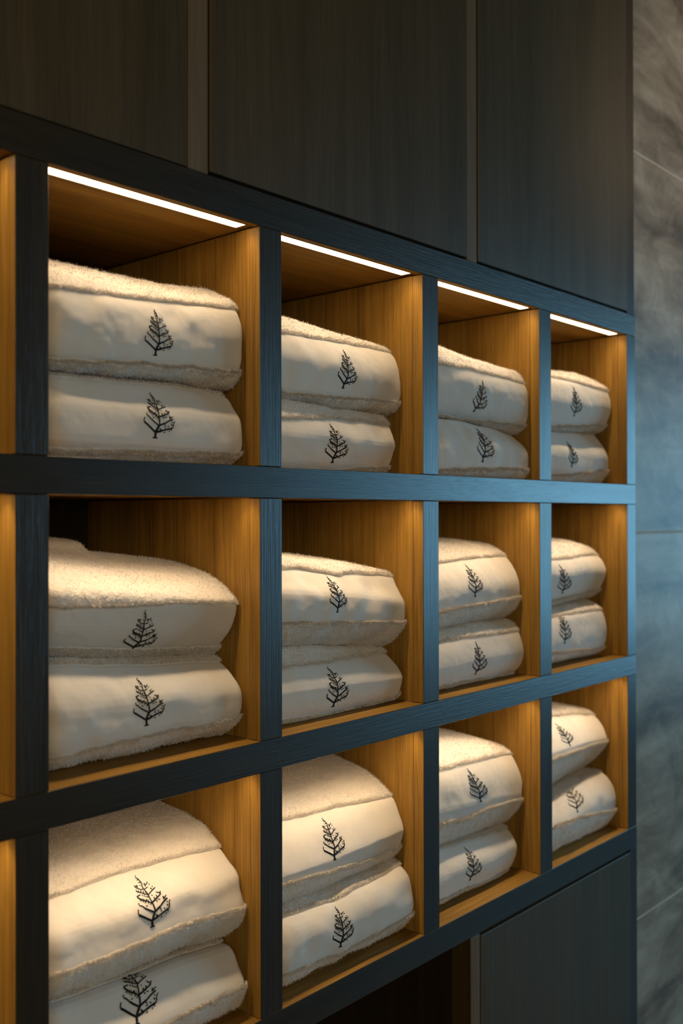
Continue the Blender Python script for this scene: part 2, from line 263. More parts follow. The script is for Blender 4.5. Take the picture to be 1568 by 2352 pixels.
# ------------------------------------------------------------------ towels
TOWELS = [
{"row": 0, "col": 0, "tag": "T", "xL": 0.6206, "xR": 0.9348, "rL": 0.022, "rR": 0.008, "prof": [[0.3, 0.3121], [0.288, 0.3321], [0.2188, 0.3361], [0.1188, 0.3321], [0.0885, 0.322], [0.0549, 0.3045], [0.0418, 0.2902], [0.0305, 0.2654], [0.0289, 0.2379], [0.0306, 0.2067], [0.0408, 0.1899], [0.0593, 0.1806], [0.0888, 0.1792], [0.1288, 0.1792], [0.29, 0.1792], [0.3, 0.1942]], "sx": [0.6186, 0.6606, 0.752, 0.8434, 0.9348], "st": [0.3209, 0.3221, 0.3221, 0.3242, 0.3321], "sb": [0.1781, 0.179, 0.181, 0.184, 0.1792], "z1": 0.3321, "z0": 0.1792, "up": [0.4472, 0.4442, 0.4392, 0.4355, 0.4317, 0.4292, 0.4255, 0.4242, 0.4235], "lo": [0.5857, 0.582, 0.5757, 0.5694, 0.5669, 0.5669, 0.5644, 0.5607, 0.5584], "em": [0.7836, 0.3041, 0.7823, 0.3705]},
{"row": 0, "col": 0, "tag": "B", "xL": 0.6206, "xR": 0.9298, "rL": 0.022, "rR": 0.008, "prof": [[0.33, 0.1566], [0.318, 0.1766], [0.143, 0.1766], [0.083, 0.1766], [0.0537, 0.1672], [0.0394, 0.1511], [0.0273, 0.1339], [0.0241, 0.1092], [0.0253, 0.0917], [0.0416, 0.0801], [0.0622, 0.0702], [0.1022, 0.0702], [0.32, 0.0702], [0.33, 0.0852]], "sx": [0.6186, 0.6606, 0.7503, 0.8401, 0.9298], "st": [0.1771, 0.178, 0.18, 0.1829, 0.1785], "sb": [0.0702, 0.0702, 0.0702, 0.0702, 0.0702], "z1": 0.1766, "z0": 0.0702, "up": None, "lo": [0.5567, 0.5544, 0.5507, 0.5482, 0.5457, 0.5444, 0.5419, 0.5394, 0.5379], "em": [0.7849, 0.3101, 0.7771, 0.3753]},
{"row": 0, "col": 1, "tag": "T", "xL": 0.9912, "xR": 1.3053, "rL": 0.022, "rR": 0.008, "prof": [[0.3, 0.271], [0.288, 0.291], [0.1881, 0.295], [0.0881, 0.291], [0.0665, 0.2802], [0.0514, 0.2632], [0.0424, 0.2423], [0.0395, 0.2209], [0.0447, 0.1955], [0.0516, 0.182], [0.0668, 0.1748], [0.0869, 0.1722], [0.1269, 0.1722], [0.29, 0.1722], [0.3, 0.1872]], "sx": [0.9892, 1.0312, 1.1226, 1.2139, 1.3053], "st": [0.3098, 0.307, 0.3008, 0.2953, 0.291], "sb": [0.1798, 0.1786, 0.176, 0.1737, 0.1722], "z1": 0.291, "z0": 0.1722, "up": [0.448, 0.4442, 0.438, 0.4317, 0.4255, 0.4179, 0.4117, 0.4092, 0.4077], "lo": [0.5812, 0.5782, 0.5732, 0.5694, 0.5657, 0.5619, 0.5582, 0.5544, 0.5522], "em": [1.1634, 0.2801, 1.1594, 0.3424]},
{"row": 0, "col": 1, "tag": "B", "xL": 0.9912, "xR": 1.2850444071794223, "rL": 0.022, "rR": 0.008, "prof": [[0.33, 0.1483], [0.318, 0.1683], [0.13, 0.1683], [0.07, 0.1683], [0.0549, 0.1561], [0.0444, 0.1391], [0.034, 0.1188], [0.0385, 0.1039], [0.0475, 0.0869], [0.0536, 0.0782], [0.0657, 0.0702], [0.1057, 0.0702], [0.32, 0.0702], [0.33, 0.0852]], "sx": [0.9892, 1.0312, 1.1158, 1.2004, 1.285], "st": [0.1788, 0.1776, 0.1751, 0.1731, 0.1715], "sb": [0.0702, 0.0702, 0.0702, 0.0702, 0.0702], "z1": 0.1683, "z0": 0.0702, "up": [0.4705, 0.4668, 0.4605, 0.4555, 0.4492, 0.448, 0.4467, 0.4455, 0.4447], "lo": [0.61, 0.61, 0.5832, 0.577, 0.5732, 0.5707, 0.5632, 0.5569, 0.5532], "em": [1.1277, 0.3197, 1.14, 0.3833]},
{"row": 0, "col": 2, "tag": "T", "xL": 1.3625, "xR": 1.6767, "rL": 0.022, "rR": 0.008, "prof": [[0.3, 0.2644], [0.288, 0.2844], [0.1566, 0.2884], [0.0566, 0.2844], [0.0306, 0.261], [0.0214, 0.2426], [0.0189, 0.22], [0.0216, 0.1947], [0.0309, 0.1745], [0.0458, 0.1642], [0.0646, 0.1614], [0.1046, 0.1614], [0.29, 0.1614], [0.3, 0.1764]], "sx": [1.3605, 1.4025, 1.4939, 1.5853, 1.6767], "st": [0.3142, 0.3079, 0.2942, 0.2894, 0.2844], "sb": [0.1784, 0.1786, 0.1791, 0.1726, 0.1614], "z1": 0.2844, "z0": 0.1614, "up": [0.4725, 0.468, 0.4605, 0.4518, 0.4492, 0.4467, 0.4455, 0.443, 0.4415], "lo": [0.5875, 0.592, 0.5995, 0.6033, 0.5957, 0.587, 0.5782, 0.5694, 0.5642], "em": [1.5137, 0.3229, 1.5005, 0.3876]},
{"row": 0, "col": 2, "tag": "B", "xL": 1.3625, "xR": 1.6717000000000002, "rL": 0.022, "rR": 0.008, "prof": [[0.33, 0.1393], [0.318, 0.1593], [0.1214, 0.1593], [0.0614, 0.1593], [0.0445, 0.1494], [0.0279, 0.1341], [0.0213, 0.1211], [0.0203, 0.0956], [0.0226, 0.0845], [0.0336, 0.0752], [0.0485, 0.0702], [0.0885, 0.0702], [0.32, 0.0702], [0.33, 0.0852]], "sx": [1.3605, 1.4025, 1.4922, 1.582, 1.6717], "st": [0.1774, 0.1776, 0.1781, 0.1718, 0.161], "sb": [0.0702, 0.0702, 0.0702, 0.0702, 0.0702], "z1": 0.1593, "z0": 0.0702, "up": None, "lo": [0.5376, 0.5369, 0.5356, 0.5331, 0.5319, 0.5294, 0.5269, 0.5244, 0.5229], "em": [1.5268, 0.3117, 1.5139, 0.3743]},
{"row": 0, "col": 3, "tag": "T", "xL": 1.7349, "xR": 2.0492, "rL": 0.022, "rR": 0.008, "prof": [[0.3, 0.2887], [0.288, 0.3087], [0.1877, 0.3127], [0.0877, 0.3087], [0.0634, 0.2972], [0.0443, 0.2826], [0.0356, 0.2562], [0.0357, 0.2324], [0.0477, 0.202], [0.0638, 0.19], [0.0841, 0.1864], [0.1241, 0.1864], [0.29, 0.1864], [0.3, 0.2014]], "sx": [1.7329, 1.7749, 1.8663, 1.9578, 2.0492], "st": [0.2997, 0.3032, 0.3108, 0.3152, 0.3087], "sb": [0.1784, 0.1795, 0.1818, 0.1841, 0.1864], "z1": 0.3087, "z0": 0.1864, "up": [0.4037, 0.4104, 0.4217, 0.4305, 0.4342, 0.4405, 0.4467, 0.4467, 0.4467], "lo": [0.5892, 0.587, 0.5832, 0.5807, 0.577, 0.5745, 0.5707, 0.5669, 0.5647], "em": [1.8835, 0.2892, 1.8888, 0.3492]},
{"row": 0, "col": 3, "tag": "B", "xL": 1.7349, "xR": 2.0380504135403332, "rL": 0.022, "rR": 0.008, "prof": [[0.33, 0.1639], [0.318, 0.1839], [0.1382, 0.1839], [0.0782, 0.1839], [0.0621, 0.1734], [0.0501, 0.1581], [0.0351, 0.1366], [0.034, 0.1164], [0.0372, 0.0983], [0.0484, 0.0858], [0.0664, 0.0702], [0.1064, 0.0702], [0.32, 0.0702], [0.33, 0.0852]], "sx": [1.7329, 1.7749, 1.8626, 1.9503, 2.0381], "st": [0.1774, 0.1785, 0.1807, 0.1829, 0.1851], "sb": [0.0702, 0.0702, 0.0702, 0.0702, 0.0702], "z1": 0.1839, "z0": 0.0702, "up": None, "lo": [0.5649, 0.5619, 0.5569, 0.5494, 0.5444, 0.5394, 0.5344, 0.5294, 0.5264], "em": [1.8782, 0.3064, 1.8655, 0.3697]},
{"row": 1, "col": 0, "tag": "T", "xL": 0.6206, "xR": 0.9348, "rL": 0.022, "rR": 0.008, "prof": [[0.3, -0.0905], [0.288, -0.0705], [0.2415, -0.0665], [0.1829, -0.0705], [0.1374, -0.0792], [0.0937, -0.0903], [0.0599, -0.1054], [0.0411, -0.1196], [0.0435, -0.1375], [0.0539, -0.1602], [0.0684, -0.1766], [0.0832, -0.189], [0.1003, -0.1975], [0.1403, -0.1975], [0.29, -0.1975], [0.3, -0.1825]], "sx": [0.6186, 0.6606, 0.752, 0.8434, 0.9348], "st": [-0.0333, -0.0383, -0.0491, -0.0599, -0.0705], "sb": [-0.1692, -0.1734, -0.1826, -0.1906, -0.1975], "z1": -0.0705, "z0": -0.1975, "up": [0.5028, 0.5006, 0.4968, 0.4931, 0.4868, 0.4818, 0.4793, 0.4768, 0.4753], "lo": None, "em": [0.7757, 0.2984, 0.7823, 0.3662]},
{"row": 1, "col": 0, "tag": "B", "xL": 0.6206, "xR": 0.9298, "rL": 0.022, "rR": 0.008, "prof": [[0.33, -0.2164], [0.318, -0.1964], [0.148, -0.1964], [0.088, -0.1964], [0.0669, -0.2022], [0.0463, -0.2167], [0.0301, -0.2381], [0.0293, -0.2583], [0.0302, -0.2747], [0.0424, -0.2913], [0.0672, -0.3044], [0.0968, -0.3112], [0.1368, -0.3112], [0.32, -0.3112], [0.33, -0.2962]], "sx": [0.6186, 0.6606, 0.7503, 0.8401, 0.9298], "st": [-0.1702, -0.1744, -0.1835, -0.1913, -0.1981], "sb": [-0.3112, -0.3112, -0.3112, -0.3112, -0.3112], "z1": -0.1964, "z0": -0.3112, "up": None, "lo": [0.5577, 0.5532, 0.5457, 0.5419, 0.5394, 0.5381, 0.5369, 0.5331, 0.5309], "em": [0.7655, 0.3068, 0.7681, 0.368]},
{"row": 1, "col": 1, "tag": "T", "xL": 0.9912, "xR": 1.3053, "rL": 0.022, "rR": 0.008, "prof": [[0.3, -0.1139], [0.288, -0.0939], [0.1892, -0.0899], [0.0892, -0.0939], [0.063, -0.1], [0.0525, -0.1156], [0.0435, -0.1293], [0.0316, -0.1438], [0.0311, -0.159], [0.0338, -0.1755], [0.0407, -0.1888], [0.0588, -0.2055], [0.0771, -0.2165], [0.0926, -0.2218], [0.1326, -0.2218], [0.29, -0.2218], [0.3, -0.2068]], "sx": [0.9892, 1.0312, 1.1226, 1.2139, 1.3053], "st": [-0.0538, -0.0575, -0.0657, -0.0779, -0.0939], "sb": [-0.1933, -0.1965, -0.2036, -0.2117, -0.2218], "z1": -0.0939, "z0": -0.2218, "up": [0.4235, 0.4205, 0.4154, 0.423, 0.428, 0.4179, 0.4117, 0.4042, 0.3997], "lo": [0.5419, 0.5419, 0.5419, 0.5407, 0.5394, 0.5381, 0.5356, 0.5319, 0.5296], "em": [1.1239, 0.2772, 1.1318, 0.3335]},
{"row": 1, "col": 1, "tag": "B", "xL": 0.9912, "xR": 1.2996438851682035, "rL": 0.022, "rR": 0.008, "prof": [[0.33, -0.2416], [0.318, -0.2216], [0.1479, -0.2216], [0.0879, -0.2216], [0.0725, -0.2297], [0.0573, -0.2401], [0.0423, -0.2538], [0.034, -0.267], [0.0343, -0.2775], [0.0379, -0.2907], [0.0469, -0.3023], [0.0636, -0.3112], [0.1036, -0.3112], [0.32, -0.3112], [0.33, -0.2962]], "sx": [0.9892, 1.0312, 1.1207, 1.2102, 1.2996], "st": [-0.1943, -0.1975, -0.2044, -0.2124, -0.2222], "sb": [-0.3112, -0.3112, -0.3112, -0.3112, -0.3112], "z1": -0.2216, "z0": -0.3112, "up": [0.4482, 0.4467, 0.4442, 0.443, 0.4392, 0.433, 0.4267, 0.4179, 0.4127], "lo": [0.5459, 0.5482, 0.5519, 0.5557, 0.5619, 0.5632, 0.5644, 0.5444, 0.5324], "em": [1.1267, 0.3072, 1.1332, 0.3678]},
{"row": 1, "col": 2, "tag": "T", "xL": 1.3625, "xR": 1.6767, "rL": 0.022, "rR": 0.008, "prof": [[0.3, -0.077], [0.288, -0.057], [0.227, -0.053], [0.127, -0.057], [0.0958, -0.0663], [0.0748, -0.0789], [0.0578, -0.0962], [0.0448, -0.1167], [0.0393, -0.1357], [0.0412, -0.1566], [0.0487, -0.1763], [0.0657, -0.1919], [0.0847, -0.2016], [0.1247, -0.2016], [0.29, -0.2016], [0.3, -0.1866]], "sx": [1.3605, 1.4025, 1.4939, 1.5853, 1.6767], "st": [-0.0521, -0.0512, -0.0492, -0.0488, -0.057], "sb": [-0.2076, -0.2063, -0.2035, -0.2015, -0.2016], "z1": -0.057, "z0": -0.2016, "up": [0.4092, 0.4092, 0.4092, 0.4079, 0.4054, 0.4042, 0.4017, 0.3942, 0.3896], "lo": [0.5434, 0.5419, 0.5394, 0.5381, 0.5369, 0.5369, 0.5344, 0.5306, 0.5284], "em": [1.5111, 0.2668, 1.5176, 0.3275]},
{"row": 1, "col": 2, "tag": "B", "xL": 1.3625, "xR": 1.6717000000000002, "rL": 0.022, "rR": 0.008, "prof": [[0.33, -0.2223], [0.318, -0.2023], [0.1415, -0.2023], [0.0815, -0.2023], [0.0588, -0.2056], [0.042, -0.2236], [0.0321, -0.2468], [0.0288, -0.2641], [0.0329, -0.2836], [0.0441, -0.3007], [0.0553, -0.3077], [0.078, -0.3112], [0.118, -0.3112], [0.32, -0.3112], [0.33, -0.2962]], "sx": [1.3605, 1.4025, 1.4922, 1.582, 1.6717], "st": [-0.2086, -0.2073, -0.2045, -0.2026, -0.2026], "sb": [-0.3112, -0.3112, -0.3112, -0.3112, -0.3112], "z1": -0.2023, "z0": -0.3112, "up": [0.4352, 0.4367, 0.4392, 0.4405, 0.443, 0.4455, 0.4467, 0.4467, 0.4467], "lo": [0.5582, 0.5582, 0.5582, 0.5582, 0.5607, 0.5632, 0.5669, 0.5732, 0.577], "em": [1.5165, 0.3222, 1.5126, 0.3875]},
{"row": 1, "col": 3, "tag": "T", "xL": 1.7349, "xR": 2.046033246634945, "rL": 0.022, "rR": 0.008, "prof": [[0.3, -0.0922], [0.288, -0.0722], [0.1955, -0.0682], [0.0955, -0.0722], [0.0691, -0.0883], [0.0551, -0.1015], [0.046, -0.1207], [0.0481, -0.1391], [0.0613, -0.1636], [0.0674, -0.1713], [0.0836, -0.1806], [0.1041, -0.188], [0.1441, -0.188], [0.29, -0.188], [0.3, -0.173]], "sx": [1.7329, 1.7749, 1.8653, 1.9557, 2.046], "st": [-0.053, -0.0533, -0.054, -0.0555, -0.0722], "sb": [-0.2006, -0.1989, -0.1953, -0.1916, -0.188], "z1": -0.0722, "z0": -0.188, "up": [0.4563, 0.4555, 0.4543, 0.453, 0.4518, 0.4492, 0.4442, 0.433, 0.4262], "lo": [0.5835, 0.582, 0.5795, 0.577, 0.5757, 0.5732, 0.5694, 0.5632, 0.5594], "em": [1.839, 0.2807, 1.8729, 0.3371]},
{"row": 1, "col": 3, "tag": "B", "xL": 1.7349, "xR": 2.0262821957386077, "rL": 0.022, "rR": 0.008, "prof": [[0.33, -0.2073], [0.318, -0.1873], [0.1535, -0.1873], [0.0935, -0.1873], [0.0732, -0.1895], [0.0532, -0.2004], [0.0433, -0.2108], [0.0363, -0.2339], [0.034, -0.2556], [0.0376, -0.2813], [0.0456, -0.2947], [0.0615, -0.3052], [0.0898, -0.3112], [0.1298, -0.3112], [0.32, -0.3112], [0.33, -0.2962]], "sx": [1.7329, 1.7749, 1.8587, 1.9425, 2.0263], "st": [-0.2016, -0.1999, -0.1965, -0.1932, -0.1898], "sb": [-0.3112, -0.3112, -0.3112, -0.3112, -0.3112], "z1": -0.1873, "z0": -0.3112, "up": [0.4144, 0.4167, 0.4205, 0.423, 0.4255, 0.428, 0.4305, 0.433, 0.4345], "lo": [0.5271, 0.5294, 0.5331, 0.5369, 0.5407, 0.5444, 0.5494, 0.5532, 0.5554], "em": [1.8458, 0.2915, 1.8349, 0.3648]},
{"row": 2, "col": 0, "tag": "T", "xL": 0.6206, "xR": 0.9348, "rL": 0.022, "rR": 0.008, "prof": [[0.3, -0.4552], [0.288, -0.4352], [0.2583, -0.4312], [0.2166, -0.4352], [0.193, -0.438], [0.1561, -0.4409], [0.1117, -0.4532], [0.0796, -0.4687], [0.0525, -0.4874], [0.0362, -0.5054], [0.033, -0.5291], [0.0311, -0.5449], [0.0331, -0.5591], [0.0445, -0.5758], [0.061, -0.5886], [0.082, -0.6], [0.122, -0.6], [0.29, -0.6], [0.3, -0.585]], "sx": [0.6186, 0.6606, 0.752, 0.8434, 0.9348], "st": [-0.4352, -0.4352, -0.4352, -0.4352, -0.4352], "sb": [-0.5823, -0.5854, -0.5921, -0.5911, -0.6], "z1": -0.4352, "z0": -0.6, "up": [0.3731, 0.3716, 0.3691, 0.3666, 0.3641, 0.3666, 0.3704, 0.3729, 0.3744], "lo": [0.5214, 0.5206, 0.5194, 0.5144, 0.5119, 0.5093, 0.5131, 0.5131, 0.5131], "em": [0.7797, 0.2481, 0.7784, 0.3229]},
{"row": 2, "col": 0, "tag": "B", "xL": 0.6206, "xR": 0.9298, "rL": 0.022, "rR": 0.008, "prof": [[0.33, -0.617], [0.318, -0.597], [0.132, -0.597], [0.072, -0.597], [0.0533, -0.5972], [0.041, -0.6046], [0.031, -0.6274], [0.021, -0.6459], [0.0222, -0.6598], [0.0351, -0.6816], [0.0639, -0.6921], [0.0977, -0.6956], [0.1377, -0.6956], [0.32, -0.6956], [0.33, -0.6806]], "sx": [0.6186, 0.6606, 0.7503, 0.8401, 0.9298], "st": [-0.5833, -0.5864, -0.593, -0.5921, -0.6006], "sb": [-0.6956, -0.6956, -0.6956, -0.6956, -0.6956], "z1": -0.597, "z0": -0.6956, "up": None, "lo": [0.5068, 0.5068, 0.5068, 0.5056, 0.5068, 0.5068, 0.5043, 0.5018, 0.5003], "em": [0.7668, 0.2749, 0.7487, 0.351]},
{"row": 2, "col": 1, "tag": "T", "xL": 0.9912, "xR": 1.3053, "rL": 0.022, "rR": 0.008, "prof": [[0.3, -0.4477], [0.288, -0.4277], [0.2518, -0.4237], [0.2036, -0.4277], [0.1735, -0.4327], [0.1473, -0.437], [0.1152, -0.4448], [0.0871, -0.4578], [0.061, -0.4767], [0.049, -0.4956], [0.0371, -0.5236], [0.0387, -0.5367], [0.0447, -0.5544], [0.0537, -0.5669], [0.0689, -0.5777], [0.1089, -0.5777], [0.29, -0.5777], [0.3, -0.5627]], "sx": [0.9892, 1.0312, 1.1226, 1.2139, 1.3053], "st": [-0.4277, -0.4277, -0.4277, -0.4277, -0.4277], "sb": [-0.5808, -0.5817, -0.5837, -0.5818, -0.5777], "z1": -0.4277, "z0": -0.5777, "up": [0.3756, 0.3779, 0.3816, 0.3854, 0.3891, 0.3942, 0.4017, 0.4079, 0.4117], "lo": [0.5146, 0.5169, 0.5206, 0.5256, 0.5319, 0.5394, 0.5432, 0.5482, 0.5512], "em": [1.1305, 0.2564, 1.1305, 0.3218]},
{"row": 2, "col": 1, "tag": "B", "xL": 0.9912, "xR": 1.3003, "rL": 0.022, "rR": 0.008, "prof": [[0.33, -0.5961], [0.318, -0.5761], [0.1233, -0.5761], [0.0633, -0.5761], [0.0438, -0.5821], [0.026, -0.593], [0.0172, -0.6071], [0.0129, -0.629], [0.013, -0.6544], [0.0218, -0.6683], [0.0381, -0.6855], [0.0591, -0.6956], [0.0991, -0.6956], [0.32, -0.6956], [0.33, -0.6806]], "sx": [0.9892, 1.0312, 1.1209, 1.2106, 1.3003], "st": [-0.5818, -0.5827, -0.5847, -0.5828, -0.5789], "sb": [-0.6956, -0.6956, -0.6956, -0.6956, -0.6956], "z1": -0.5761, "z0": -0.6956, "up": [0.4159, 0.4167, 0.4179, 0.4192, 0.423, 0.4205, 0.4167, 0.4142, 0.4127], "lo": [0.5264, 0.5294, 0.5344, 0.5407, 0.5432, 0.5369, 0.5319, 0.5281, 0.5259], "em": [1.1218, 0.3261, 1.1192, 0.3953]},
{"row": 2, "col": 2, "tag": "T", "xL": 1.3625, "xR": 1.6767, "rL": 0.022, "rR": 0.008, "prof": [[0.3, -0.4792], [0.288, -0.4592], [0.197, -0.4552], [0.097, -0.4592], [0.0646, -0.4703], [0.0478, -0.4917], [0.0386, -0.5158], [0.0368, -0.5379], [0.0369, -0.5523], [0.0451, -0.5715], [0.0613, -0.5908], [0.0802, -0.6043], [0.1202, -0.6043], [0.29, -0.6043], [0.3, -0.5893]], "sx": [1.3605, 1.4025, 1.4939, 1.5853, 1.6767], "st": [-0.3856, -0.3931, -0.4094, -0.4282, -0.4592], "sb": [-0.5939, -0.5958, -0.5997, -0.6035, -0.6043], "z1": -0.4592, "z0": -0.6043, "up": [0.4485, 0.4455, 0.4405, 0.4355, 0.4292, 0.4242, 0.4167, 0.4029, 0.3947], "lo": [0.5437, 0.5444, 0.5457, 0.5482, 0.5432, 0.5344, 0.5306, 0.5281, 0.5266], "em": [1.4966, 0.2877, 1.5308, 0.3374]},
{"row": 2, "col": 2, "tag": "B", "xL": 1.3625, "xR": 1.6532328185402145, "rL": 0.022, "rR": 0.008, "prof": [[0.33, -0.6169], [0.318, -0.5969], [0.127, -0.5969], [0.067, -0.5969], [0.0502, -0.6071], [0.0402, -0.6193], [0.034, -0.6338], [0.0355, -0.6531], [0.043, -0.6739], [0.0504, -0.6868], [0.0673, -0.6921], [0.0863, -0.6956], [0.1263, -0.6956], [0.32, -0.6956], [0.33, -0.6806]], "sx": [1.3605, 1.4025, 1.4861, 1.5697, 1.6532], "st": [-0.5949, -0.5968, -0.6004, -0.6038, -0.6051], "sb": [-0.6956, -0.6956, -0.6956, -0.6956, -0.6956], "z1": -0.5969, "z0": -0.6956, "up": [0.4007, 0.4029, 0.4067, 0.4104, 0.4142, 0.4167, 0.4205, 0.4242, 0.4265], "lo": [0.5409, 0.5432, 0.5469, 0.5494, 0.5532, 0.5569, 0.5607, 0.5669, 0.5707], "em": [1.4987, 0.2993, 1.5, 0.3689]},
{"row": 2, "col": 3, "tag": "T", "xL": 1.7349, "xR": 2.0489577057417137, "rL": 0.022, "rR": 0.008, "prof": [[0.3, -0.4631], [0.288, -0.4431], [0.2065, -0.4391], [0.1065, -0.4431], [0.078, -0.4534], [0.0599, -0.4694], [0.0499, -0.4901], [0.046, -0.5029], [0.054, -0.5188], [0.0742, -0.5423], [0.0905, -0.5579], [0.109, -0.5699], [0.149, -0.5699], [0.29, -0.5699], [0.3, -0.5549]], "sx": [1.7329, 1.7749, 1.8663, 1.9576, 2.049], "st": [-0.3963, -0.4014, -0.4125, -0.4235, -0.4431], "sb": [-0.6026, -0.5976, -0.5867, -0.5758, -0.5699], "z1": -0.4431, "z0": -0.5699, "up": None, "lo": [0.5063, 0.5056, 0.5043, 0.5043, 0.5043, 0.5056, 0.5043, 0.5018, 0.5003], "em": [1.8492, 0.253, 1.8821, 0.2939]},
{"row": 2, "col": 3, "tag": "B", "xL": 1.7349, "xR": 2.0442, "rL": 0.022, "rR": 0.008, "prof": [[0.33, -0.5905], [0.318, -0.5705], [0.1644, -0.5705], [0.1044, -0.5705], [0.0758, -0.5664], [0.0558, -0.5733], [0.036, -0.5918], [0.0239, -0.6169], [0.0255, -0.6518], [0.0343, -0.6699], [0.0522, -0.6937], [0.0723, -0.6921], [0.1008, -0.6956], [0.1408, -0.6956], [0.32, -0.6956], [0.33, -0.6806]], "sx": [1.7329, 1.7749, 1.8647, 1.9544, 2.0442], "st": [-0.6036, -0.5986, -0.5879, -0.5772, -0.5712], "sb": [-0.6956, -0.6956, -0.6956, -0.6956, -0.6956], "z1": -0.5705, "z0": -0.6956, "up": None, "lo": [0.4618, 0.4655, 0.4718, 0.478, 0.4868, 0.4956, 0.5056, 0.5156, 0.5216], "em": [1.9018, 0.2666, 1.8734, 0.343]}]
